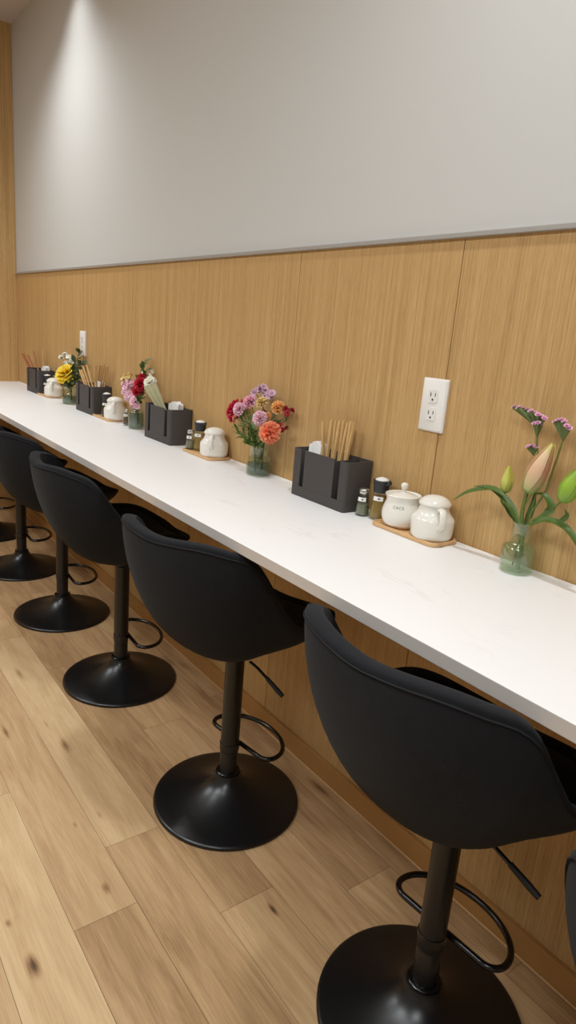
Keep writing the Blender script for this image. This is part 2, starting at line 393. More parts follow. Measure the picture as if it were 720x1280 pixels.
# ------------------------------------------------------------------ bar stools
NA = np.radians([0, 30, 60, 90, 105, 118, 130, 145, 180]); NE = np.radians([0, 50, 90, 130, 180])
SR = np.array([.1924, .2207, .2424, .2324, .2302, .2488, .2753, .2875, .2843])
SH = np.array([.5430, .5490, .5800, .5923, .6220, .6900, .7680, .7960, .7960])
SE = np.array([1.22, 1.24, 1.15, .8072, .6712]); SF = np.array([1.2949, 1.3393, 1.446, 1.128, 1.1879])
SZB, SYC = .4481, .0325
def herm(a, xs, ys):
    m = np.gradient(ys, xs); m[0] = m[-1] = 0
    i = np.clip(np.searchsorted(xs, a)-1, 0, len(xs)-2); h = xs[i+1]-xs[i]; t = (a-xs[i])/h
    return (2*t**3-3*t**2+1)*ys[i]+(t**3-2*t**2+t)*h*m[i]+(-2*t**3+3*t**2)*ys[i+1]+(t**3-t**2)*h*m[i+1]
def shell_at(th):
    a = abs((th+PI) % (2*PI)-PI); a = np.array(a)
    return float(herm(a, NA, SR)), float(herm(a, NA, SH)), float(herm(a, NE, SE)), float(herm(a, NE, SF)), float(a)
def outer(th, phi):
    r, h, e, e2, a = shell_at(th)
    rho = math.sin(phi)**e if phi > 0 else 0; z = 1-max(0, math.cos(phi))**e2
    return Vector((r*math.sin(th)*rho, SYC*(1-rho)+r*math.cos(th)*rho, SZB+(h-SZB)*z))
ZSEAT = .548
def inner(th, s):            # s 1 at the inner rim, 0 in the middle of the seat
    r, h, e, e2, a = shell_at(th)
    back = min(1, max(0, (a-R(60))/R(80)))
    k = 2.2+3.6*back
    d = .030
    r2 = (r-d)*s
    return Vector((r2*math.sin(th), r2*math.cos(th), ZSEAT+(h-.004-ZSEAT)*s**k))
NT = 96
def make_stool():
    root = empty('bar_stool', (0, 0, 0))
    ths = [2*PI*i/NT for i in range(NT)]
    prof = []
    for th in ths:
        row = [outer(th, PI/2*(i/18)) for i in range(1, 19)]
        po, pi_ = row[-1], inner(th, 1)
        up = Vector((0, 0, 1)); row_roll = []
        for i in range(1, 8):
            t = i/8; row_roll.append(po.lerp(pi_, .5-.5*math.cos(PI*t))+up*.007*math.sin(PI*t)**.6)
        row += row_roll + [inner(th, 1-i/14) for i in range(0, 14)]
        prof.append(row)
    rings_ = [[tuple(prof[j][i]) for j in range(NT)] for i in range(len(prof[0]))]
    MB().rings(rings_).build('seat_shell', M['fabric'], root, smooth=60)
    # padded seat cushion lying in the shell
    cu = []
    def cpt(th, s, up):
        r, h, e, e2, a = shell_at(th); back = min(1, max(0, (a-R(70))/R(60)))
        lim = .93-.17*back
        p = inner(th, s*lim); return (p.x, p.y, p.z+up)
    for s, up in ((1, -.004), (1.005, .003), (.985, .008), (.95, .0105), (.8, .013), (.6, .014), (.4, .014), (.2, .014), (.04, .014)):
        cu.append([cpt(th, s, up) for th in ths])
    MB().rings(cu).build('seat_cushion', M['fabric'], root, smooth=60)
    pip = []
    for th in ths:
        rim = outer(th, PI/2); ph = PI/2
        while ph > 0 and outer(th, ph).z > rim.z-.006: ph -= .004
        p = outer(th, ph); pip.append(Vector((p.x*1.004, p.y*1.004, p.z)))
    MB().tube(pip, .0016, 6, closed=True).build('piping', M['piping'], root, smooth=60)
    # pedestal
    base = MB().lathe([(.1930, 0), (.1950, .002), (.1952, .0065), (.1935, .0092), (.188, .0112), (.165, .0155), (.135, .0225), (.105, .0325), (.08, .0435), (.06, .0545),
                       (.047, .0645), (.039, .0735), (.0345, .0805), (.0325, .0855), (.0325, .0875)], seg=72)
    base.build('base', M['black_metal'], root, smooth=50)
    MB().lathe([(.029, .0872), (.0315, .0878), (.0318, .0915), (.0285, .0938), (.027, .094)], seg=40).build('collar', M['gloss_metal'], root, smooth=50)
    MB().lathe([(.0236, .0865), (.0236, .17), (.0222, .172), (.0222, .455)], seg=36).build('gas_lift', M['black_metal'], root, smooth=40)
    MB().lathe([(.0240, .150), (.0247, .1508), (.0247, .452)], seg=36).build('column_sleeve', M['black_metal'], root, smooth=40)
    MB().lathe([(.0255, .430), (.034, .436), (.040, .446), (.041, .456)], seg=40).build('seat_plate', M['black_metal'], root, smooth=40)
    return root
def d_loop():
    W, D, r = .118, .112, .05
    pts = [(-W+.03, 0)]
    pts += [(W-.03, 0)]
    for i in range(1, 8): a = R(-90+90*i/8); pts.append((W-.03+.03*math.cos(a), .03+.03*math.sin(a)))
    for i in range(0, 25): a = R(180*i/24); pts.append((W*math.cos(a), .032+(D-.032)*math.sin(a)))
    for i in range(1, 8): a = R(180+90*i/8); pts.append((-W+.03+.03*math.cos(a), .03+.03*math.sin(a)))
    dense = []
    for i in range(8): dense.append((-W+.03+(2*W-.06)*i/8, 0))
    return dense+pts[1:]
stool = make_stool()
fr = MB().tube([(x, y+.0255, .192) for x, y in d_loop()], .0062, 10, closed=True)
fo = fr.build('footrest', M['gloss_metal'], stool, smooth=60)
MB().lathe([(.0248, .182), (.0264, .183), (.0264, .201), (.0248, .202)], seg=32).build('clamp', M['gloss_metal'], fo)
lv = MB().tube([(.045, .012, .428), (.075, .012, .424), (.12, .014, .409)], .0038, 8).build('height_lever', M['gloss_metal'], stool, smooth=60)
MB().tube([(.112, .0135, .412), (.150, .016, .397), (.168, .017, .390)], [.0052, .0062, .0054], 10).build('lever_grip', M['grip'], lv, smooth=60)
STOOLS = [  # x, y, seat turn, lift, footrest turn, label
    (-.584, -.288, 1.0, .018, 4, 'black upholstered bar stool nearest the camera, shown nearly whole at lower right'),
    (-1.292, -.288, 13.4, -.002, 8, 'black bar stool with its whole round base on the floor left of the nearest stool'),
    (-2.023, -.288, -1.9, -.003, -4, 'black bar stool third from the front, in the middle of the row'),
    (-2.653, -.288, 5, .002, -4, 'black bar stool fourth from the front, backrest cut by the left edge of the photo'),
    (-3.273, -.288, 3, .002, -4, 'black bar stool fifth from the front, only its base, column and footrest plainly in view'),
    (-3.905, -.288, 3, .002, -4, 'farthest black bar stool, just its round base showing at the left edge'),
    (-.085, -.362, 15, .010, -4, 'black bar stool at the right edge of the photo, only a sliver of backrest showing'),
]
for i, (x, y, rz, dz, fz, lab) in enumerate(STOOLS):
    s = stool if i == 0 else copy_tree(stool)
    s.location = (x, y, 0); s.rotation_euler.z = R(rz)
    tag(s, lab, 'bar stool', 'bar stools along the counter')
for s in [o for o in bpy.data.objects if o.name.startswith('bar_stool')]:
    d = next(v for v in STOOLS if abs(v[0]-s.location.x) < 1e-4)
    for c in kids(s):
        n = c.name.split('.')[0]
        if n in ('seat_shell', 'seat_cushion', 'piping', 'seat_plate', 'height_lever'): c.location.z = d[3]
        if n == 'gas_lift': c.scale.z = 1; c.location.z = d[3]*.3
        if n == 'column_sleeve': c.location.z = d[3]
        if n == 'footrest': c.rotation_euler.z = R(d[4]-d[2]); c.location.z = 0 if d[0] > -.6 else d[3]-.022
        if n == 'height_lever': c.rotation_euler.z = R(-d[2]*.6)

# ------------------------------------------------------------------ wall outlets
def make_outlet():
    r = empty('wall_outlet', (0, 0, 0))
    MB().rings([[(x, 0, z) for x, z in rrect(-.0355, .0355, -.058, .058, .003)], [(x, -.0045, z) for x, z in rrect(-.0355, .0355, -.058, .058, .003)],
                [(x, -.0075, z) for x, z in rrect(-.032, .032, -.0545, .0545, .003)]]).build('cover_plate', M['plate'], r, smooth=35)
    for zc in (.0195, -.0195):
        s = MB().rings([[(x, -.007, z+zc) for x, z in rrect(-.0135, .0135, -.0145, .0145, .004)], [(x, -.0092, z+zc) for x, z in rrect(-.0132, .0132, -.0142, .0142, .004)]]).build('socket', M['plate'], r, smooth=35)
        q = MB(); q.box(-.0075, -.0055, -.0096, -.0090, zc-.001, zc+.0075); q.box(.0055, .0075, -.0096, -.0090, zc, zc+.0075)
        q.rings([[(.0024*math.cos(2*PI*i/14), y, zc-.0075+.0024*math.sin(2*PI*i/14)) for i in range(14)] for y in (-.0090, -.0096)])
        q.build('slots', M['slot'], s, smooth=0)
    return r
ol = make_outlet(); ol.location = (-.999, -.0003, 1.1038)
tag(ol, 'white double wall outlet above the nearest black caddy', 'outlet', 'wall outlets')
o2 = copy_tree(ol); o2.location = (-3.208, -.0003, 1.112)
tag(o2, 'white wall outlet far off behind the yellow rose vase', 'outlet', 'wall outlets')

# ------------------------------------------------------------------ black caddies
CL, CD, CH = .216, .088, .125
def make_caddy():
    r = empty('napkin_caddy', (0, 0, 0))
    m = MB(); n = 5; ro, t = .009, .003
    # outline of the front wall split by two open slots; body swept as outer/inner wall loop
    def wall(poly_o, poly_i, z0, z1):
        N = len(poly_o); rs = [[(x, y, z0) for x, y in poly_o], [(x, y, z1) for x, y in poly_o], [(x, y, z1) for x, y in poly_i], [(x, y, z0) for x, y in poly_i]]
        vs = [p for q in rs for p in q]; fs = []
        for i in range(4):
            k = (i+1) % 4
            for j in range(N-1): fs.append((i*N+j, i*N+j+1, k*N+j+1, k*N+j))
        fs.append(tuple(i*N for i in range(4))); fs.append(tuple(i*N+N-1 for i in range(4))[::-1]); m.add(vs, fs)
    hx, hy = CL/2, CD/2
    s1a, s1b = -hx+.034, -hx+.050; s2a, s2b = -hx+.168, -hx+.190; zs = .027
    def arc(cx, cy, rr, a0, a1): return [(cx+rr*math.cos(R(a0+(a1-a0)*i/n)), cy+rr*math.sin(R(a0+(a1-a0)*i/n))) for i in range(n+1)]
    def path(rr, off):
        # from slot 2 right side, round the back, to slot 1 left side
        x, y = hx-off, hy-off
        return [(s2b, -y)]+arc(x-rr, -y+rr, rr, -90, 0)+arc(x-rr, y-rr, rr, 0, 90)+arc(-x+rr, y-rr, rr, 90, 180)+arc(-x+rr, -y+rr, rr, 180, 270)+[(s1a, -y)]
    wall(path(ro, 0), path(ro-t, t), zs, CH)
    wall([(s1b, -hy), (s2a, -hy)], [(s1b, -hy+t), (s2a, -hy+t)], zs, CH)
    low = rrect(-hx, hx, -hy, hy, ro, n); lowi = rrect(-hx+t, hx-t, -hy+t, hy-t, ro-t, n)
    m.rings([[(x, y, 0) for x, y in low], [(x, y, zs) for x, y in low], [(x, y, zs) for x, y in lowi], [(x, y, .003) for x, y in lowi]], True, True)
    m.build('box', M['caddy'], r, smooth=40, bevel=.0006, bseg=1)
    for dx, dz in ((.0705, .070), (.162, CH-.006)):
        d = MB(); d.box(-hx+dx, -hx+dx+.003, -hy+.0035, hy-.0035, .0035, dz); d.build('divider', M['caddy'], r, smooth=0)
    return r
cad = make_caddy()
CAD = [(-1.274, -.0445, 'matt black caddy holding a fan of pale chopsticks, between the outlet and the carnation vase'),
       (-2.208, -.0445, 'matt black caddy holding paper-sleeved chopsticks, right of the pink and red flowers'),
       (-2.958, -.0445, 'matt black caddy with scattered tan chopsticks, right of the yellow rose vase'),
       (-3.752, -.0445, 'farthest black caddy, holding a few red-brown sticks by the end wall')]
for i, (x, y, lab) in enumerate(CAD):
    c = cad if i == 0 else copy_tree(cad)
    c.location = (x, y, ZCT+.0002); tag(c, lab, 'caddy', 'black caddies along the counter')

def napkin(x, y, w, h, lean, seed, lab):
    rr = random.Random(seed); m = MB()
    for k in range(4):
        grid = []; nx, nz = 10, 8
        for side in (0, 1):
            rows_ = []
            for j in range(nz+1):
                v = j/nz
                rows_.append([(w*(i/nx-.5), (k-1.5)*.0065+side*.003+.004*math.sin(3*i/nx*PI+k)*v*v+lean*v, h*v*(1-.10*abs(i/nx-.55)*(1 if k % 2 else 1.6))) for i in range(nx+1)])
            grid.append(rows_)
        a, b = grid
        ring_list = []
        for j in range(nz+1): ring_list.append(a[j]+b[j][::-1])
        m.rings(ring_list)
    o = m.build('paper_napkin', M['napkin'], smooth=50); o.location = (x, y, ZCT+.0045)
    tag(o, lab, 'napkin', 'folded napkins in the caddies'); return o
napkin(-1.274-.074, -.040, .050, .142, .006, 1, 'folded white napkins sticking out of the nearest caddy, left of the pale chopsticks')
napkin(-2.208+.0098, -.024, .076, .140, .004, 2, 'white napkins showing in the caddy with paper-sleeved chopsticks')
napkin(-2.958+.0098, -.024, .076, .140, .004, 3, 'white napkin behind the tan chopsticks of the caddy beside the yellow rose')
napkin(-3.752+.0098, -.024, .076, .140, .004, 4, 'white napkin in the farthest caddy near the end wall')

def stick(p0, p1, w, m, lab, group, name='chopstick'):
    p0, p1 = Vector(p0), Vector(p1); L = (p1-p0).length
    b = MB(); rs = []
    for t, k in ((0, .72), (.02, .78), (.97, 1), (1, .92)):
        rs.append([(x*w*k, y*w*k, t*L) for x, y in ((-.5, -.42), (-.42, -.5), (.42, -.5), (.5, -.42), (.5, .42), (.42, .5), (-.42, .5), (-.5, .42))])
    o = b.rings(rs).build(name, m, smooth=30)
    o.location = p0; o.rotation_mode = 'QUATERNION'; o.rotation_quaternion = Vector((0, 0, 1)).rotation_difference(p1-p0)
    tag(o, lab, 'chopstick', group); return o
zb = ZCT+.0045
rr = random.Random(9)
# nearest caddy: tight fan of pale pairs
tops = [(273.5+0, 0)]
fan = [(404, 527, 402, 572), (415, 525, 409, 572), (420, 526, 413, 571), (425, 526, 418, 572), (430, 526, 421, 572), (435, 528, 425, 572), (439, 527, 427, 571), (442.5, 528, 430, 571)]
for i, (tx, ty, bx, by) in enumerate(fan):
    yy = -.050+.006*(i % 3)
    a = at(tx, ty, yy+.012); b = at(bx, by, yy)
    d = (b-a); k = (zb+.001-a.z)/d.z; bot = a+d*k
    bot.y = -.050 if i % 2 else -.038; bot.x = -1.304+.0105*i
    stick(bot, a, .0080, M['pale_stick'], 'pale wooden chopstick standing in the fan of the nearest caddy', 'chopsticks in the nearest caddy')
# second caddy: sleeved chopsticks leaning left
g2 = lambda u, v: (145+u/10.286, 440+v/10.286)
for i in range(7):
    u0 = 372+i*22; tp = g2(u0, 440-i*5+(i % 2)*8); bp = g2(470+i*24, 660+i*7)
    yy = -.066+.005*(i % 3)
    a = at(*tp, yy); b = at(*bp, yy+.006); d = b-a; k = (zb+.006-a.z)/d.z; bot = a+d*min(k, 1.75)
    bot.x = -2.222+.0095*i
    bot.z = max(bot.z, zb)
    stick(bot, a, .0085, M['sleeve'], 'chopstick in a pale paper sleeve leaning left out of its caddy', 'sleeved chopsticks in the second caddy')
# third caddy: scattered tan sticks
g3 = lambda u, v: (60+u/8, 400+v/8)
for i, (u0, v0, u1, v1) in enumerate([(315, 498, 370, 625), (335, 500, 382, 625), (350, 465, 420, 640), (385, 452, 452, 640), (470, 455, 487, 600), (490, 455, 492, 600),
                                      (520, 452, 492, 640), (545, 455, 510, 645), (562, 440, 530, 648), (580, 462, 552, 650), (602, 462, 575, 650)]):
    yy = -.060+.009*(i % 4) if i < 6 else -.040+.006*(i % 4)
    a = at(*g3(u0, v0), yy); b = at(*g3(u1, v1), yy); d = b-a; k = (zb+.002-a.z)/d.z; bot = a+d*k
    bot.x = max(-2.984, min(-2.908, bot.x))
    stick(bot, a, .0062, M['tan_stick'] if i > 5 else M['pale_stick'], 'tan wooden chopstick standing loosely in the caddy beside the yellow rose', 'chopsticks in the third caddy')
g4 = lambda u, v: (20+u/12, 430+v/12)
for i, (u0, v0, u1, v1) in enumerate([(95, 150, 230, 345), (118, 150, 240, 345), (180, 165, 262, 350), (265, 115, 322, 345)]):
    yy = -.055+.009*i
    a = at(*g4(u0, v0), yy); b = at(*g4(u1, v1), yy); d = b-a; k = (zb+.002-a.z)/d.z; bot = a+d*k
    bot.x = max(-3.775, min(-3.706, bot.x))
    stick(bot, a, .0075, M['red_stick'], 'red-brown wooden stick leaning left in the farthest caddy', 'red-brown sticks in the farthest caddy')
a = at(*g4(398, 100), -.03); b = at(*g4(408, 350), -.03); d = b-a; bot = a+d*((zb+.002-a.z)/d.z)
stick(bot, a, .006, M['pale_stick'], 'single pale upright chopstick in the farthest caddy', None)

# ------------------------------------------------------------------ trays, pots, bottles, shakers
def make_tray(L=.196, W=.086):
    m = MB(); hx, hy = L/2, W/2
    p = lambda i, z: [(x, y, z) for x, y in rrect(-hx+i, hx-i, -hy+i, hy-i, .018-i if i < .015 else .006, 8)]
    m.rings([p(.002, 0), p(0, .002), p(0, .0075), p(.0015, .009), p(.0065, .009), p(.008, .0065)])
    return m.build('wooden_tray', M['tray'], smooth=40)
TR = [(-.972, -.046, 'light wood tray under the sugar bowl and nearest white pot'),
      (-1.917, -.046, 'light wood tray with pot, oil bottle and shaker, left of the carnation vase'),
      (-2.762, -.046, 'light wood tray under the white pot beside the pink and red flowers'),
      (-3.580, -.046, 'light wood tray under the farthest white pot')]
tray = make_tray()
for i, (x, y, lab) in enumerate(TR):
    t = tray if i == 0 else tray.copy()
    if i: COL.objects.link(t)
    t.location = (x, y, ZCT+.0002); tag(t, lab, 'tray', 'wooden trays along the counter')
ZTR = ZCT+.0068
def make_pot():
    r = empty('ceramic_pot', (0, 0, 0))
    m = MB(); m.lathe([(.036, 0), (.0410, .0015), (.0448, .007), (.0460, .014), (.0466, .032), (.0465, .0425), (.0452, .0462), (.0420, .0500), (.0378, .0545), (.0345, .0600), (.0326, .0660), (.0322, .0715), (.0335, .0735),
                       (.0315, .0740), (.0295, .0725), (.0295, .0660)], seg=48)
    m.build('body', M['ceramic'], r, smooth=50)
    MB().lathe([(.0330, .0739), (.0347, .0748), (.0350, .0785), (.0338, .0808), (.030, .0855), (.024, .0898), (.016, .0930), (.008, .0945), (.001, .0950)], seg=48).build('lid', M['ceramic'], r, smooth=50)
    # strap handle
    path = crom([(.0318, 0, .0680), (.0430, 0, .0730), (.0550, 0, .0700), (.0610, 0, .0560), (.0585, 0, .0400), (.0455, 0, .0290)], 6)
    rs = []
    for i, p in enumerate(path):
        q = path[min(i+1, len(path)-1)]-path[max(i-1, 0)]; q.normalize(); nrm = Vector((q.z, 0, -q.x))
        rs.append([tuple(p+Vector((0, .0075*math.cos(a), 0))+nrm*.0038*math.sin(a)) for a in [2*PI*j/12 for j in range(12)]])
    MB().rings(rs).build('handle', M['ceramic'], r, smooth=60)
    # spout opposite the handle
    sp = [(-.036, 0, .046), (-.047, 0, .056), (-.0545, 0, .0665)]
    MB().tube(crom(sp, 4), [.0095-.0045*i/8 for i in range(9)], 14).build('spout', M['ceramic'], r, smooth=60)
    return r
pot = make_pot()
POTS = [(-.920, -.046, -30, 'white ceramic pot with lid and strap handle beside the sugar bowl'),
        (-1.865, -.046, -42, 'white ceramic pot on the tray left of the carnation vase'),
        (-2.700, -.046, -30, 'white ceramic pot between the third caddy and the pink and red flowers'),
        (-3.521, -.046, -30, 'farthest white ceramic pot, left of the yellow rose vase')]
for i, (x, y, rz, lab) in enumerate(POTS):
    p = pot if i == 0 else copy_tree(pot)
    p.location = (x, y, ZTR); p.rotation_euler.z = R(rz); tag(p, lab, 'pot', 'white pots on the wooden trays')

sb = empty('sugar_bowl', (-1.013, -.047, ZTR)); tag(sb, 'round white sugar bowl with knobbed lid, left of the nearest pot on its tray', 'sugar bowl')
m = MB(); m.cur = 0; m.lathe([(.030, 0), (.034, .0015), (.0385, .0075)], seg=48, cap1=False); m.cur = 1
SBP = [(.0385, .0075), (.0425, .0150), (.0448, .0240), (.0450, .0330), (.0432, .0430), (.0398, .0520), (.0372, .0590), (.0370, .0640), (.0385, .0700), (.0412, .0740), (.0405, .0752), (.0380, .0735), (.0355, .0680), (.0350, .060)]
m.lathe(SBP, seg=48, cap0=False); m.build('body', [M['biscuit'], M['ceramic']], sb, smooth=50)
MB().lathe([(.0352, .0680), (.0365, .0695), (.0360, .0710), (.030, .0740), (.020, .0772), (.010, .0788), (.0055, .0800), (.0048, .0850), (.0062, .0890), (.0082, .0925), (.0084, .0965), (.0068, .1000), (.0035, .1018), (.0005, .1022)], seg=40).build('lid', M['ceramic'], sb, smooth=50)
def rad_on(prof, z):
    for (r0, z0), (r1, z1) in zip(prof[:-1], prof[1:]):
        if z0 <= z <= z1: return r0+(r1-r0)*(z-z0)/(z1-z0)
    return prof[-1][0]
def wrap_text(txt, prof, zc, size, ang, parent, spread=1.0):
    cu = bpy.data.curves.new('txt', 'FONT'); cu.body = txt; cu.size = size; cu.align_x = 'CENTER'; cu.align_y = 'CENTER'; cu.space_character = spread
    to = bpy.data.objects.new('txt', cu); COL.objects.link(to); bpy.context.view_layer.update()
    me = bpy.data.meshes.new_from_object(to.evaluated_get(bpy.context.evaluated_depsgraph_get()))
    bpy.data.objects.remove(to)
    bm = bmesh.new(); bm.from_mesh(me); bmesh.ops.triangulate(bm, faces=bm.faces[:])
    bmesh.ops.subdivide_edges(bm, edges=[e for e in bm.edges if e.calc_length() > size*.25], cuts=2)
    for v in bm.verts:
        z = zc+v.co.y; r = rad_on(prof, z)+.0004; a = ang+v.co.x/rad_on(prof, zc)
        v.co = Vector((r*math.cos(a), r*math.sin(a), z))
    bm.to_mesh(me); bm.free(); me.materials.append(M['ink'])
    o = bpy.data.objects.new('lettering', me); COL.objects.link(o); o.parent = parent; o['label'] = 'dark stamped letters on the bowl'; return o
wrap_text('CACE', SBP, .0505, .0085, R(-58), sb, 1.25)

def make_bottle(liq):
    r = empty('sauce_bottle', (0, 0, 0))
    pr = [(.0215, 0), (.0235, .002), (.0238, .010), (.0215, .024), (.0190, .044), (.0175, .058), (.0170, .0690)]
    m = MB(); m.lathe(pr+[(.0158, .0690), (.0162, .058), (.0177, .044), (.0202, .024), (.0222, .010), (.0215, .0045)], seg=36, cap1=True)
    m.build('glass_body', M['glass'], r, smooth=50)
    m = MB().lathe([(.0200, .0050), (.0218, .0095), (.0198, .024), (.0173, .044), (.0160, .0560)], seg=32); m.build('contents', liq, r, smooth=50)
    m = MB(); m.lathe([(.0178, .0665), (.0184, .068), (.0186, .080), (.0205, .0900), (.0212, .0940), (.0200, .0955)], seg=36)
    m.tube([(.017, .0, .0885), (.0285, 0, .0935)], [.006, .0045], 10)
    c = m.build('cap', M['cap'], r, smooth=45)
    MB().lathe([(.0165, .0956), (.0160, .0970), (.0125, .0990), (.006, .1015), (.002, .1022)], seg=30).build('cap_top', M['captop'], r, smooth=50)['label'] = 'white cap top'
    patch(pr, .0475, .0575, R(-62), R(40), 'label_strip', M['label'], r)
    return r
def patch(pr, z0, z1, ac, half, name, m, parent, off=.0004):
    rs = []
    for k in range(5):
        z = z0+(z1-z0)*k/4; rr_ = rad_on(pr, z)
        rs.append([((rr_+off)*math.cos(ac-half+2*half*i/10), (rr_+off)*math.sin(ac-half+2*half*i/10), z) for i in range(11)])
    o = MB().rings(rs, False, False, closed=False).build(name, m, parent, smooth=60); o['label'] = 'white label strip'
    # small dark printed mark
    zc = (z0+z1)/2; q = MB()
    for j, (da, w, h) in enumerate(((-.22, .05, .0028), (-.06, .08, .0034), (.12, .06, .0024))):
        a0, a1 = ac+half*.25+da*half-w, ac+half*.25+da*half+w; r1 = rad_on(pr, zc)+off+.0003
        q.add([(r1*math.cos(a0), r1*math.sin(a0), zc-h*.5), (r1*math.cos(a1), r1*math.sin(a1), zc-h*.5), (r1*math.cos(a1), r1*math.sin(a1), zc+h*.5), (r1*math.cos(a0), r1*math.sin(a0), zc+h*.5)], [(0, 1, 2, 3)])
    q.build('printed_mark', M['ink'], o, smooth=0)
    return o
def make_shaker(fill):
    r = empty('spice_shaker', (0, 0, 0))
    pr = [(.0165, 0), (.0178, .002), (.0178, .008), (.0160, .022), (.0138, .040), (.0122, .052), (.0118, .056)]
    MB().lathe(pr+[(.0108, .056), (.0112, .052), (.0127, .040), (.0148, .022), (.0165, .008), (.0150, .004)], seg=30).build('glass_body', M['glass'], r, smooth=50)
    MB().lathe([(.0145, .0045), (.0160, .009), (.0144, .022), (.0135, .030)], seg=26).build('contents', fill, r, smooth=50)
    MB().lathe([(.0124, .0550), (.0128, .0565), (.0128, .0640), (.0115, .0660), (.006, .0672), (.001, .0675)], seg=28).build('cap', M['steel'], r, smooth=45)
    patch(pr, .0370, .0465, R(-62), R(45), 'label_strip', M['label'], r)
    return r
for b, x, y, z, lab in ((make_bottle(M['oil']), -1.096, -.036, ZCT+.0003, 'black-capped glass bottle of amber oil left of the sugar bowl'),
                        (make_bottle(M['oil']), -1.972, -.040, ZTR, 'black-capped bottle of amber oil on the tray left of the carnation vase'),
                        (make_bottle(M['soy']), -2.788, -.048, ZTR, 'black-capped bottle of dark sauce beside the third caddy'),
                        (make_bottle(M['soy']), -3.628, -.045, ZTR, 'farthest black-capped bottle, dark sauce beside the last caddy')):
    b.location = (x, y, z); tag(b, lab, 'bottle', 'black-capped bottles')
for b, x, y, z, lab in ((make_shaker(M['pepper']), -1.136, -.052, ZCT+.0003, 'small glass spice shaker against the nearest caddy'),
                        (make_shaker(M['pepper']), -1.996, -.062, ZTR, 'small spice shaker at the left end of the tray by the carnation vase'),
                        (make_shaker(M['brown_spice']), -2.572, -.046, ZCT+.0003, 'small shaker of brown spice standing left of the pink flower vase')):
    b.location = (x, y, z); tag(b, lab, 'shaker', 'small glass spice shakers')

# ------------------------------------------------------------------ vases and flowers
def make_vase(x, y, prof, water_h, wm, lab):
    r = empty('glass_vase', (x, y, ZCT+.0003)); tag(r, lab, 'vase', 'glass vases along the counter')
    t = .0022
    inn = [(max(.002, a-t), max(z, .005)) for a, z in prof][::-1]
    MB().lathe(prof+inn, seg=40).build('glass', M['vase'], r, smooth=50)
    wp = [(a-t-.0006, z) for a, z in prof if .005 < z < water_h]; wp = [(wp[0][0]-.001, .0058)]+wp+[(rad_on(prof, water_h)-t-.0006, water_h)]
    MB().lathe(wp, seg=36).build('water', wm, r, smooth=50)
    return r
VA = [(.0265, 0), (.0300, .0015), (.0312, .006), (.0312, .048), (.0295, .0525), (.0215, .056), (.0190, .060), (.0182, .080), (.0186, .094), (.0205, .097), (.0205, .0995)]
VB = [(.030, 0), (.0345, .002), (.0362, .007), (.0362, .034), (.0345, .037), (.0342, .051), (.0320, .0535), (.0278, .0550), (.0272, .058), (.0272, .080), (.0290, .0835), (.0290, .086)]
VC = [(.027, 0), (.0310, .002), (.0318, .006), (.0318, .062), (.0295, .069), (.0245, .074), (.0240, .092), (.0255, .095), (.0255, .097)]
VD = [(.030, 0), (.0355, .002), (.0368, .006), (.0368, .040), (.034, .050), (.030, .056), (.0295, .080), (.031, .083), (.031, .085)]
PA, PB, PC, PD = (-.706, -.040), (-1.607, -.044), (-2.484, -.046), (-3.262, -.048)
make_vase(*PA, VA, .055, M['water'], 'small clear glass bottle vase holding the lily buds at right')
make_vase(*PB, VB, .034, M['darkwater'], 'stepped glass vase holding the mixed carnations')
make_vase(*PC, VC, .060, M['darkwater'], 'glass vase with pink and red flowers, left of the second caddy')
make_vase(*PD, VD, .038, M['darkwater'], 'wide glass vase holding the yellow rose, between the far caddies')

def leaf_mesh(m, path, wid, fold=.25, up=Vector((0, 0, 1)), power=1.0, wave=0):
    P = [Vector(p) for p in path]; n = len(P); rs = []; ts = []
    for i, p in enumerate(P):
        t = (P[min(i+1, n-1)]-P[max(i-1, 0)]).normalized(); s = t.cross(up)
        s = s.normalized() if s.length > 1e-4 else Vector((1, 0, 0)); nn = s.cross(t).normalized()
        u = i/(n-1); w = wid*max(.04, math.sin(PI*min(1, .06+.94*u)**power))
        th = .0005
        top = [tuple(p+s*w*v+nn*(fold*w*abs(v)+wave*math.sin(u*9)*abs(v)*w)) for v in (-1, -.55, 0, .55, 1)]
        bot = [tuple(Vector(q)-nn*th) for q in top[::-1]]
        rs.append(top+bot); ts.append(u)
    m.rings(rs, ts=ts)
def petal(m, base, ax, az, tilt, L, W, ruf, seed, curl=.25, nu=5, nv=7):
    ax = Vector(ax).normalized(); e1 = ax.orthogonal().normalized(); e2 = ax.cross(e1)
    rad = e1*math.cos(az)+e2*math.sin(az); side = ax.cross(rad)
    d = (ax*math.cos(tilt)+rad*math.sin(tilt)).normalized(); nn = d.cross(side).normalized()
    rr_ = random.Random(seed); ph = rr_.uniform(0, 6); vs = []; ts = []
    for i in range(nu):
        u = i/(nu-1)
        for j in range(nv):
            v = 2*j/(nv-1)-1
            w = W*math.sin(.5*PI*min(1, .12+.88*u)**.7)
            p = Vector(base)+d*(L*u*(1-.12*v*v*u)+(rr_.uniform(-.06, .06)*L if u > .9 else 0))+side*w*v+nn*(-curl*L*u*u+.12*L*(v*v)*(1-u)+ruf*L*u*u*math.sin(6.5*v+ph))
            vs.append(p); ts.append(min(1, u*.9+rr_.uniform(0, .12)))
    fs = [(i*nv+j, i*nv+j+1, (i+1)*nv+j+1, (i+1)*nv+j) for i in range(nu-1) for j in range(nv-1)]
    m.add(vs, fs, ts)
def stem_obj(parent, path, r0, r1, mt=None, name='stem'):
    n = len(path); return MB().tube(path, [r0+(r1-r0)*i/(n-1) for i in range(n)], 8).build(name, mt or M['stem'], parent, smooth=60)
def flower_root(name, p): return empty(name, p)
def local(root, pts): return [Vector(p)-root.location for p in pts]
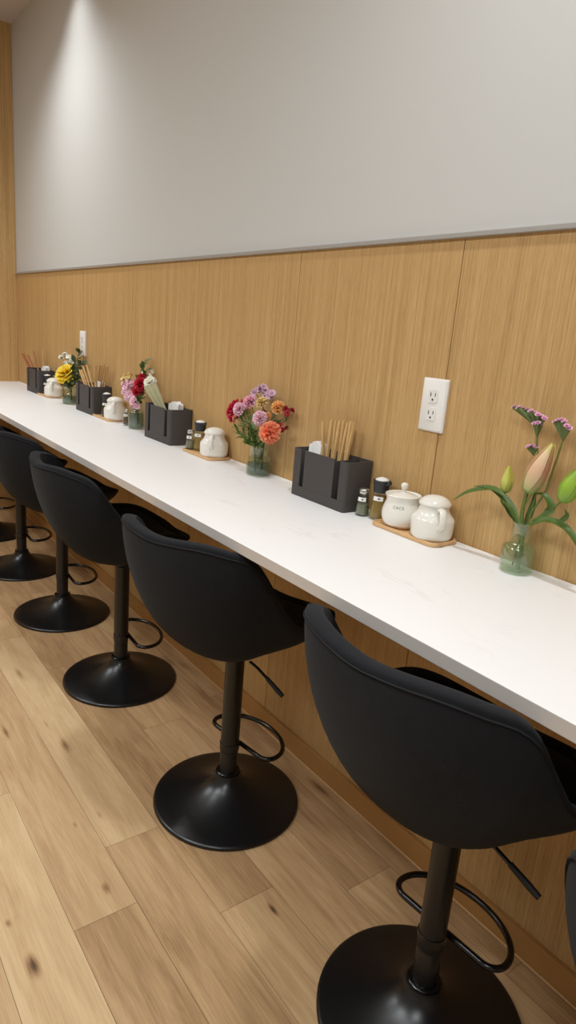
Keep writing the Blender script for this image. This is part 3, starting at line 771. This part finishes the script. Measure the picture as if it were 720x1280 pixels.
def carnation(c, d, rad, mt, vx, foot, lab, cat='carnation', group='carnations in the stepped vase', seed=0, name='carnation', layers=((5, 12, .95), (8, 35, 1.0), (10, 58, 1.0), (11, 80, 1.0)), ruf=.16, leaves=2, wf=.48, stemm=None):
    c = Vector(c); d = Vector(d).normalized(); rr_ = random.Random(seed)
    root = flower_root(name, foot); tag(root, lab, cat, group)
    L0 = root.location; m = MB()
    b0 = c-d*rad*.55
    for li, (n_, tilt, k) in enumerate(layers):
        for i in range(n_):
            petal(m, b0-L0, d, 2*PI*(i+rr_.uniform(-.2, .2))/n_+li, R(tilt+rr_.uniform(-7, 7)), rad*k*1.08, rad*wf, ruf, rr_.random(), curl=.18)
    m.build('bloom', mt, root, smooth=0)
    cal = MB().tube([b0-d*rad*.55-L0, b0-d*rad*.2-L0, b0+d*rad*.12-L0], [rad*.12, rad*.22, rad*.28], 10); cal.build('calyx', M['stem'], root, smooth=60)
    e = b0-d*rad*.5
    path = bez(e-L0, Vector((vx[0], vx[1], (e.z*.5+vx[2]*.5)))-L0, Vector(vx)-L0, 8)+bez(Vector(vx)-L0, (Vector(vx)+Vector(foot))*.5-L0, Vector((0, 0, 0)), 4)[1:]
    stem_obj(root, path, .0015, .0018, stemm)
    for i in range(leaves):
        a = path[2+i*2]; az = rr_.uniform(0, 6.28)
        dv = Vector((math.cos(az), .4*math.sin(az)-.3, .5))*.028
        lm = MB(); leaf_mesh(lm, bez(a, a+dv*.7, a+dv+Vector((0, 0, -.006)), 6), .0030); lm.build('leaf', M['graygreen'], root, smooth=60)
    return root
zv = ZCT
def gB(u, v): return (265+u/6.545, 470+v/6.545)
vB = lambda dx, dy: (PB[0]+dx, PB[1]+dy, zv+.083)
fB = lambda dx, dy: (PB[0]+dx, PB[1]+dy, zv+.009)
sc = 6.545*830.6/2.0      # crop pixels per metre at this depth
def bl(u, v, y): return at(*gB(u, v), y)
TO = Vector((.35, -.75, .35))
CARN = [ # u, v, y, radius, material, direction, label
    (178, 262, -.040, .050, 'p_crimson', (-.3, -.5, .4), 'large crimson carnation at the left of the mixed bouquet'),
    (205, 262, -.080, .026, 'p_palepink', (-.05, -.8, .35), 'small pale pink carnation in front of the crimson one'),
    (300, 195, -.060, .028, 'p_pink', (.1, -.6, .7), 'pink carnation at the upper left of the mixed bouquet'),
    (378, 340, -.085, .028, 'p_palepink', (.3, -.85, .3), 'pale pink carnation in the middle, just above the coral one'),
    (408, 198, -.052, .025, 'p_cream', (.1, -.4, .9), 'cream-yellow carnation near the top of the mixed bouquet'),
    (538, 240, -.040, .026, 'p_peach', (.3, -.5, .7), 'peach-orange carnation at the upper right of the mixed bouquet'),
    (458, 322, -.055, .014, 'p_peach', (.5, -.6, .4), 'tiny peach carnation tucked right of the middle pale pink one'),
    (455, 458, -.088, .040, 'p_coral', (.35, -.85, .2), 'large coral-orange carnation low in front of the mixed bouquet'),
    (178, 345, -.060, .013, 'p_salmon', (-.4, -.6, 0), 'small salmon bud-like bloom under the crimson carnation'),
]
vxs = [(-.016, -.004), (-.012, -.012), (-.006, -.012), (0, -.018), (.002, .004), (.014, -.002), (.010, .008), (.010, -.014), (-.018, .004)]
for i, ((u, v, y, rad, mt, d, lab), (dx, dy)) in enumerate(zip(CARN, vxs)):
    carnation(bl(u, v, y), d, rad*.74, M[mt], vB(dx, dy), fB(-dx*.9, dy*.6), lab, seed=i+1, leaves=3)
# lilac cluster sprig
def sprig(foot, vx, heads, rad, mt, lab, cat, name, group=None, seed=0, stemm='darkstem', npet=5, main=None, calyx=True, leaves=(), fuzz=0, bname='bloom'):
    root = empty(name, foot); tag(root, lab, cat, group); L0 = root.location; rr_ = random.Random(seed)
    top = main or (sum((Vector(h) for h in heads), Vector())/len(heads)-Vector((0, 0, .03)))
    path = bez(Vector((0, 0, 0)), (Vector(vx)+Vector(foot))*.5-L0, Vector(vx)-L0, 4)+bez(Vector(vx)-L0, Vector((vx[0], vx[1], top[2]*.6+vx[2]*.4))-L0, Vector(top)-L0, 8)[1:]
    stem_obj(root, path, .0018, .0012, M[stemm])
    for h in heads:
        h = Vector(h); q = Vector(top)-L0; m = MB(); hl = h-L0
        near = min(path, key=lambda p: (p-hl).length+max(0, p.z-hl.z+.012)*3)
        br = MB().tube(bez(near, (near+hl)*.5+Vector((0, 0, -.004)), hl, 5), [.0010]*6, 6); br.build('branch', M[stemm], root, smooth=60)
        for k in range(4):
            o_ = Vector((rr_.uniform(-1, 1), rr_.uniform(-1, 1), rr_.uniform(-.5, .8)))*rad*.45
            dd = (o_.normalized()+Vector((.2, -.5, .4)))
            for i in range(npet): petal(m, hl+o_-dd.normalized()*rad*.2, dd, 2*PI*i/npet+k, R(48+rr_.uniform(-12, 12)), rad*.72, rad*.42, .10, rr_.random(), curl=.2, nu=4, nv=5)
        m.build(bname, M[mt], root, smooth=0)
    for (p0, p1, p2, w_) in leaves:
        lm = MB(); leaf_mesh(lm, [q-L0 for q in bez(p0, p1, p2, 8)], w_); lm.build('leaf', M['leaf'], root, smooth=60)
    return root
sprig(fB(0, .006), vB(0, .006), [bl(410, 100, -.03), bl(355, 135, -.03), bl(485, 155, -.03), bl(432, 130, -.024), bl(440, 178, -.034)], .017, 'p_lilac', 'lilac cluster flower at the top of the mixed bouquet', 'flower', 'lilac_sprig', seed=20)
sprig(fB(.012, .006), vB(.014, .006), [bl(600, 270, -.03), bl(640, 282, -.026), bl(622, 305, -.03), bl(588, 262, -.02)], .0125, 'p_darkred', 'dark red cluster at the far right of the mixed bouquet', 'flower', 'red_sprig', 'dark red sprigs', seed=21)
sprig(fB(.014, .0), vB(.018, -.002), [bl(550, 400, -.045), bl(578, 440, -.04), bl(610, 425, -.035), bl(430, 300, -.03)], .0095, 'p_darkred', 'small dark red sprig right of the coral carnation', 'flower', 'red_sprig', 'dark red sprigs', seed=22)
# foliage of the bouquet
def foliage(foot, vx, tips, w, lab, seed, mt='leaf', name='leafy_stem', group=None, n=7, ll=.028):
    root = empty(name, foot); tag(root, lab, 'foliage', group); L0 = root.location; rr_ = random.Random(seed)
    for tp in tips:
        tp = Vector(tp); path = bez(Vector((0, 0, 0)), (Vector(vx)+Vector(foot))*.5-L0, Vector(vx)-L0, 3)+bez(Vector(vx)-L0, Vector((vx[0]*.7+tp.x*.3, vx[1], tp.z*.6+vx[2]*.4))-L0, tp-L0, 10)[1:]
        stem_obj(root, path, .0014, .0008, M['darkstem'])
        for i in range(n):
            k = 5+int(i*8/n); a = path[min(k, len(path)-1)]; t = (path[min(k+1, len(path)-1)]-path[k-1]).normalized()
            az = i*2.4+rr_.uniform(-.3, .3); e1 = t.orthogonal().normalized(); e2 = t.cross(e1)
            dv = (t*.8+(e1*math.cos(az)+e2*math.sin(az))*.8).normalized()*ll*rr_.uniform(.8, 1.2)
            lm = MB(); leaf_mesh(lm, bez(a, a+dv*.6+t*.003, a+dv, 6), w, up=Vector((.3, -.4, .8))); lm.build('leaf', M[mt], root, smooth=60)
    return root
foliage(fB(-.012, 0), vB(-.016, -.008), [bl(165, 415, -.075), bl(215, 330, -.07), bl(180, 455, -.08)], .0042, 'narrow green leaves spreading left below the crimson carnation', 31, n=7, ll=.026)
foliage(fB(-.004, -.004), vB(-.006, -.016), [bl(290, 300, -.06), bl(270, 520, -.085), bl(340, 430, -.07)], .0050, 'green leafy stems in the middle of the mixed bouquet', 32, n=8, ll=.026)
foliage(fB(.006, .004), vB(.010, .006), [bl(520, 310, -.03), bl(585, 350, -.03), bl(420, 250, -.03)], .0050, 'dark green leafy stems at the right of the mixed bouquet', 33, n=7, ll=.024)
foliage(fB(.0, -.01), vB(.004, -.02), [bl(360, 520, -.075), bl(400, 560, -.08), bl(330, 560, -.07)], .0060, 'short green leaves just above the rim of the stepped vase', 34, n=6, ll=.02)

# ---- lily vase
def gA(u, v): return (560+u/4.5, 480+v/4.5)
def al(u, v, y=-.04): return at(*gA(u, v), y)
def bud(root, p0, p1, w, mt, name='bud', lobes=3, seg=30):
    p0, p1 = Vector(p0)-root.location, Vector(p1)-root.location; ax = (p1-p0); L = ax.length; ax.normalize()
    e1 = ax.cross(Vector((.77, .64, 0))).normalized(); e2 = ax.cross(e1); rs = []; ts = []
    for i in range(17):
        u = i/16; r = w*(math.sin(PI*min(1, (.10+.86*u)**.85)))**.72*(1-.25*u)
        r = max(r, w*.10)
        rs.append([tuple(p0+ax*L*u+(e1*math.cos(a)+e2*math.sin(a))*r*(1+.16*abs(math.cos(lobes*a/1.0*.5+.5))**6*0-.20*math.exp(-((((a*lobes/(2*PI)) % 1)-.5)/.09)**2)*min(1, u*3))) for a in [2*PI*j/seg for j in range(seg)]]); ts.append(u)
    core = MB().rings(rs, ts=ts).build(name, M[mt], root, smooth=70)
    for k in range(3):
        pm = MB(); rr_ = []; tt = []
        for i in range(1, 17):
            u = i/16; r = w*(math.sin(PI*min(1, (.10+.86*u)**.85)))**.72*(1-.25*u); r = max(r, w*.10)
            half = R(38)*min(1, .45+1.3*u)*(1-.35*u**3); a0 = 2*PI*k/3+.55
            o_ = [p0+ax*L*u+(e1*math.cos(a)+e2*math.sin(a))*(r*1.0+w*.085*(1-.35*abs(j/6)**2)) for j, a in [(j, a0+half*j/6) for j in range(-6, 7)]]
            i_ = [p0+ax*L*u+(e1*math.cos(a)+e2*math.sin(a))*r*.97 for a in [a0+half*j/6 for j in range(6, -7, -1)]]
            rr_.append([tuple(q) for q in o_+i_]); tt.append(u)
        pm.rings(rr_, ts=tt).build('petal', M[mt+'_petal'], core, smooth=50)
    return core
lf = (PA[0]+.008, PA[1]-.004, zv+.0085)
lily = empty('lily_stem', lf); tag(lily, 'lily stem with one big pink bud, green and yellow buds and long curling leaves', 'lily')
L0 = lily.location
neck = al(432, 770); mid = al(420, 700)
top = al(448, 598)
path = [Vector((0, 0, 0)), al(415, 900)-L0, al(412, 800)-L0, mid-L0, top-L0]
stem_obj(lily, crom(path, 5), .0042, .0036, M['stem'])
bud(lily, al(450, 602, -.045), al(592, 338, -.045), .0222, 'bigbud')['label'] = 'large pink and cream closed bud'
bud(lily, al(322, 608), al(345, 462), .0125, 'yellowbud')['label'] = 'small yellow-green bud'
b3 = bud(lily, al(645, 655, -.05), al(752, 470, -.05), .019, 'greenbud'); b3['label'] = 'bright green bud at the edge of the photo'
stem_obj(lily, crom([al(405, 800)-L0, al(360, 740)-L0, al(300, 660)-L0, al(322, 610)-L0], 5), .0020, .0014, M['darkstem'], 'branch')
stem_obj(lily, crom([al(440, 800)-L0, al(500, 762)-L0, al(580, 705)-L0, al(648, 652, -.05)-L0], 5), .0022, .0020, M['stem'], 'branch')
stem_obj(lily, crom([al(425, 690)-L0, al(445, 660)-L0, al(475, 612)-L0], 5), .0012, .0012, M['stem'], 'branch')
for pts, w, pw, y0 in (([(400, 790), (345, 680), (250, 590), (140, 572)], .0085, .9, -.050),
                       ([(330, 640), (250, 590), (120, 605), (25, 655)], .0072, .9, -.055),
                       ([(385, 780), (345, 720), (320, 660), (290, 640)], .0060, .9, -.04),
                       ([(470, 770), (545, 740), (578, 690), (540, 625), (470, 615)], .0080, .9, -.045),
                       ([(470, 790), (560, 765), (660, 810), (720, 890), (742, 960)], .0075, .9, -.052),
                       ([(560, 775), (630, 775), (668, 740), (655, 700)], .0055, .9, -.040),
                       ([(430, 800), (470, 700), (490, 600)], .0065, .9, -.03)):
    m = MB(); leaf_mesh(m, [p-L0 for p in crom([al(u, v, y0) for u, v in pts], 6)], w, fold=.35, up=Vector((.45, -.45, .75)), power=pw)
    m.build('leaf', M['leaf'], lily, smooth=70)
def statice(foot, vx, path_px, heads, lab, seed):
    root = empty('statice_sprig', foot); tag(root, lab, 'flower', 'pink statice sprigs in the lily vase'); L0 = root.location; rr_ = random.Random(seed)
    P = [Vector((0, 0, 0)), Vector(vx)-L0]+[al(u, v, -.030)-L0 for u, v in path_px]+[al(*heads[0][1], -.030)-L0]
    stem_obj(root, crom(P, 5), .0021, .0017, M['stem'])
    for (pts, (bu, bv)) in heads:
        b = al(bu, bv, -.030)-L0
        cal = MB(); pm = MB()
        for k, (u, v) in enumerate(pts):
            h = al(u, v, -.034+rr_.uniform(-.006, .006))-L0; dd = (h-b).normalized()
            cal.tube([b, b.lerp(h, .55), h], [.0016, .0028, .0040], 7)
            ax = (dd+Vector((.1, -.5, .55))).normalized()
            for i in range(6): petal(pm, h, ax, 2*PI*i/6+k, R(58), .0062, .0034, .2, rr_.random(), curl=.1, nu=4, nv=5)
            for i in range(4): petal(pm, h, ax, 2*PI*i/4+k+.4, R(25), .0052, .0028, .2, rr_.random(), curl=.1, nu=4, nv=5)
        cal.build('calyx', M['graygreen'], root, smooth=60); pm.build('bloom', M['p_statice'], root, smooth=0)
    return root
va = lambda dx, dy: (PA[0]+dx, PA[1]+dy, zv+.098)
statice((PA[0]-.006, PA[1]+.01, zv+.009), va(.006, .006), [(470, 720), (495, 600), (505, 400), (500, 330), (508, 262)],
        [([(372, 132), (398, 136), (422, 142), (444, 148), (466, 155), (486, 166), (506, 176), (524, 186), (542, 196)], (506, 245)), ([(488, 226), (505, 222), (522, 230)], (500, 300)), ([(452, 356), (472, 352), (494, 358)], (482, 402))],
        'pink statice sprig rising left behind the big lily bud', 5)
statice((PA[0]-.010, PA[1]+.004, zv+.009), va(-.002, .010), [(500, 680), (550, 600), (600, 460), (638, 340)],
        [([(604, 216), (622, 208), (642, 204), (655, 216), (668, 238), (680, 252)], (648, 318))], 'pink statice sprig leaning right beside the big lily bud', 6)

# ---- pink and red vase
def gC(u, v): return (145+u/10.286, 440+v/10.286)
def cl(u, v, y=-.05): return at(*gC(u, v), y)
vC = lambda dx, dy: (PC[0]+dx, PC[1]+dy, zv+.094); fC = lambda dx, dy: (PC[0]+dx, PC[1]+dy, zv+.009)
sprig(fC(.006, 0), vC(-.012, -.006), [cl(175, 385), cl(140, 470), cl(175, 470, -.06), cl(190, 530, -.066), cl(150, 580), cl(215, 590, -.07), cl(260, 640, -.07), cl(215, 670, -.07), cl(200, 420), cl(125, 410), cl(115, 520), cl(265, 680, -.07), cl(235, 625, -.075)],
      .021, 'p_palepink', 'tall pink stock flower at the left of the red blooms', 'flower', 'stock_flower', 'stock flowers', seed=41, main=cl(165, 360))
sprig(fC(.004, .006), vC(-.010, .002), [cl(130, 305), cl(170, 300), cl(105, 355), cl(150, 340)], .015, 'p_cream', 'small cream flower tip above the pink stock', 'flower', 'stock_flower', 'stock flowers', seed=42, main=cl(140, 330))
for i, (u, v, y, rad, lab) in enumerate(((320, 330, -.045, .022, 'uppermost red bloom beside the white flower'), (290, 400, -.062, .027, 'largest red bloom in the middle of the pink and red vase'), (255, 490, -.066, .021, 'lowest red bloom above the pink and red vase'))):
    carnation(cl(u, v, y), (.2, -.8, .4), rad, M['p_red'], vC(.002*i, -.004*i), fC(-.003*i, .004), lab, 'flower', 'red blooms in the pink and red vase', seed=50+i, name='red_bloom', ruf=.08, leaves=1)
carnation(cl(425, 370, -.05), (.35, -.6, .6), .024, M['p_white'], vC(.012, 0), fC(-.008, 0), 'white flower right of the red blooms', 'flower', None, seed=55, name='white_bloom', ruf=.08, leaves=1, layers=((4, 20, .8), (6, 50, 1), (7, 78, 1)))
sprig(fC(-.002, .008), vC(.008, .008), [cl(357, 262, -.035), cl(463, 245, -.035), cl(448, 288, -.035)], .0095, 'p_white', 'sprig of tiny white buds above the red and white blooms', 'flower', 'white_sprig', 'sprigs of tiny white flowers', seed=56, main=cl(405, 300, -.035))
foliage(fC(-.006, .004), vC(.010, .004), [cl(385, 80, -.03), cl(360, 130, -.03), cl(405, 200, -.03)], .0065, 'upright green leaf spray at the top of the pink and red vase', 57, n=9, ll=.030)
foliage(fC(.002, -.004), vC(.004, -.012), [cl(330, 560, -.06), cl(370, 590, -.06), cl(300, 600, -.066)], .0065, 'green leaves just above the rim of the pink and red vase', 58, n=7, ll=.026)

# ---- yellow rose vase
def gD(u, v): return (60+u/8, 400+v/8)
def dl(u, v, y=-.05): return at(*gD(u, v), y)
vD = lambda dx, dy: (PD[0]+dx, PD[1]+dy, zv+.082); fD = lambda dx, dy: (PD[0]+dx, PD[1]+dy, zv+.009)
rose_c = dl(158, 503, -.080)
carnation(rose_c, (.35, -.6, .75), .047, M['p_yellow'], vD(0, -.006), fD(0, .004), 'yellow rose in the far glass vase', 'rose', None, seed=60, name='yellow_rose', ruf=.03, leaves=0, wf=.62,
          layers=((3, 10, .62), (4, 26, .78), (5, 45, .92), (5, 66, 1.0), (4, 84, 1.05)))
sprig(fD(.006, .006), vD(.004, .006), [dl(132, 375, -.04), dl(165, 345, -.04), dl(205, 380, -.04), dl(235, 385, -.04), dl(240, 410, -.04), dl(215, 372, -.04), dl(180, 425, -.045), dl(205, 418, -.045)], .016, 'p_white', 'sprig of small white flowers above the yellow rose', 'flower', 'white_sprig', 'sprigs of tiny white flowers', seed=61, main=dl(190, 440, -.04))
foliage(fD(.006, .004), vD(.012, .0), [dl(330, 300, -.028), dl(362, 390, -.028), dl(325, 420, -.03), dl(345, 500, -.032), dl(330, 560, -.032)], .0105, 'broad green foliage right of the yellow rose', 62, n=8, ll=.036, mt='oliveleaf')
foliage(fD(-.004, -.002), vD(.0, -.012), [dl(150, 630, -.06), dl(215, 650, -.06), dl(265, 610, -.055), dl(240, 590, -.055)], .010, 'green leaves below the yellow rose at the vase rim', 63, n=5, ll=.03, mt='oliveleaf')
foliage(fD(-.01, .004), vD(-.012, .004), [dl(82, 560, -.04), dl(110, 470, -.035)], .010, 'dim green leaves left behind the yellow rose', 64, n=4, ll=.035, mt='graygreen')

# ------------------------------------------------------------------ lights
def spot(x, y, e, ang, blend, rad, col=(.92, .97, 1.0), z=ZC-.02, tgt=None):
    l = bpy.data.lights.new('downlight', 'SPOT'); l.energy = e; l.spot_size = R(ang); l.spot_blend = blend; l.shadow_soft_size = rad; l.color = col
    o = bpy.data.objects.new('downlight', l); COL.objects.link(o); o.location = (x, y, z)
    if tgt: o.rotation_euler = (Vector(tgt)-Vector((x, y, z))).to_track_quat('-Z', 'Y').to_euler()
    return o
for x in (-3.32, -.62, 2.0):
    spot(x, -.46, 50, 128 if x < -3 else 150, 1.0, .06)
spot(-3.28, -.17, 8.5, 104, .8, .04)
def panel(x, y, e, w, h, col=(.92, .97, 1.0)):  # added broad fill under the ceiling to even out the walls, no known fixture
    l = bpy.data.lights.new('fill_panel', 'AREA'); l.shape = 'RECTANGLE'; l.size = w; l.size_y = h; l.energy = e; l.color = col
    o = bpy.data.objects.new('fill_panel', l); COL.objects.link(o); o.location = (x, y, ZC-.01)
for x in (-3.3, -1.5, .3):
    panel(x, -1.95, 24, .9, .35)
for x in (-3.3, -2.0, -.7):
    spot(x, -1.35, 28, 84, .9, .07)
wd = bpy.data.worlds.new('room_dark'); scene.world = wd; wd.use_nodes = True
wd.node_tree.nodes['Background'].inputs['Color'].default_value = (0.01, 0.01, 0.01, 1)

scene.cycles.transparent_max_bounces = 48
vs = scene.view_settings
vs.view_transform = 'Standard'; vs.look = 'None'; vs.gamma = 1; vs.exposure = 0.0; vs.use_curve_mapping = False
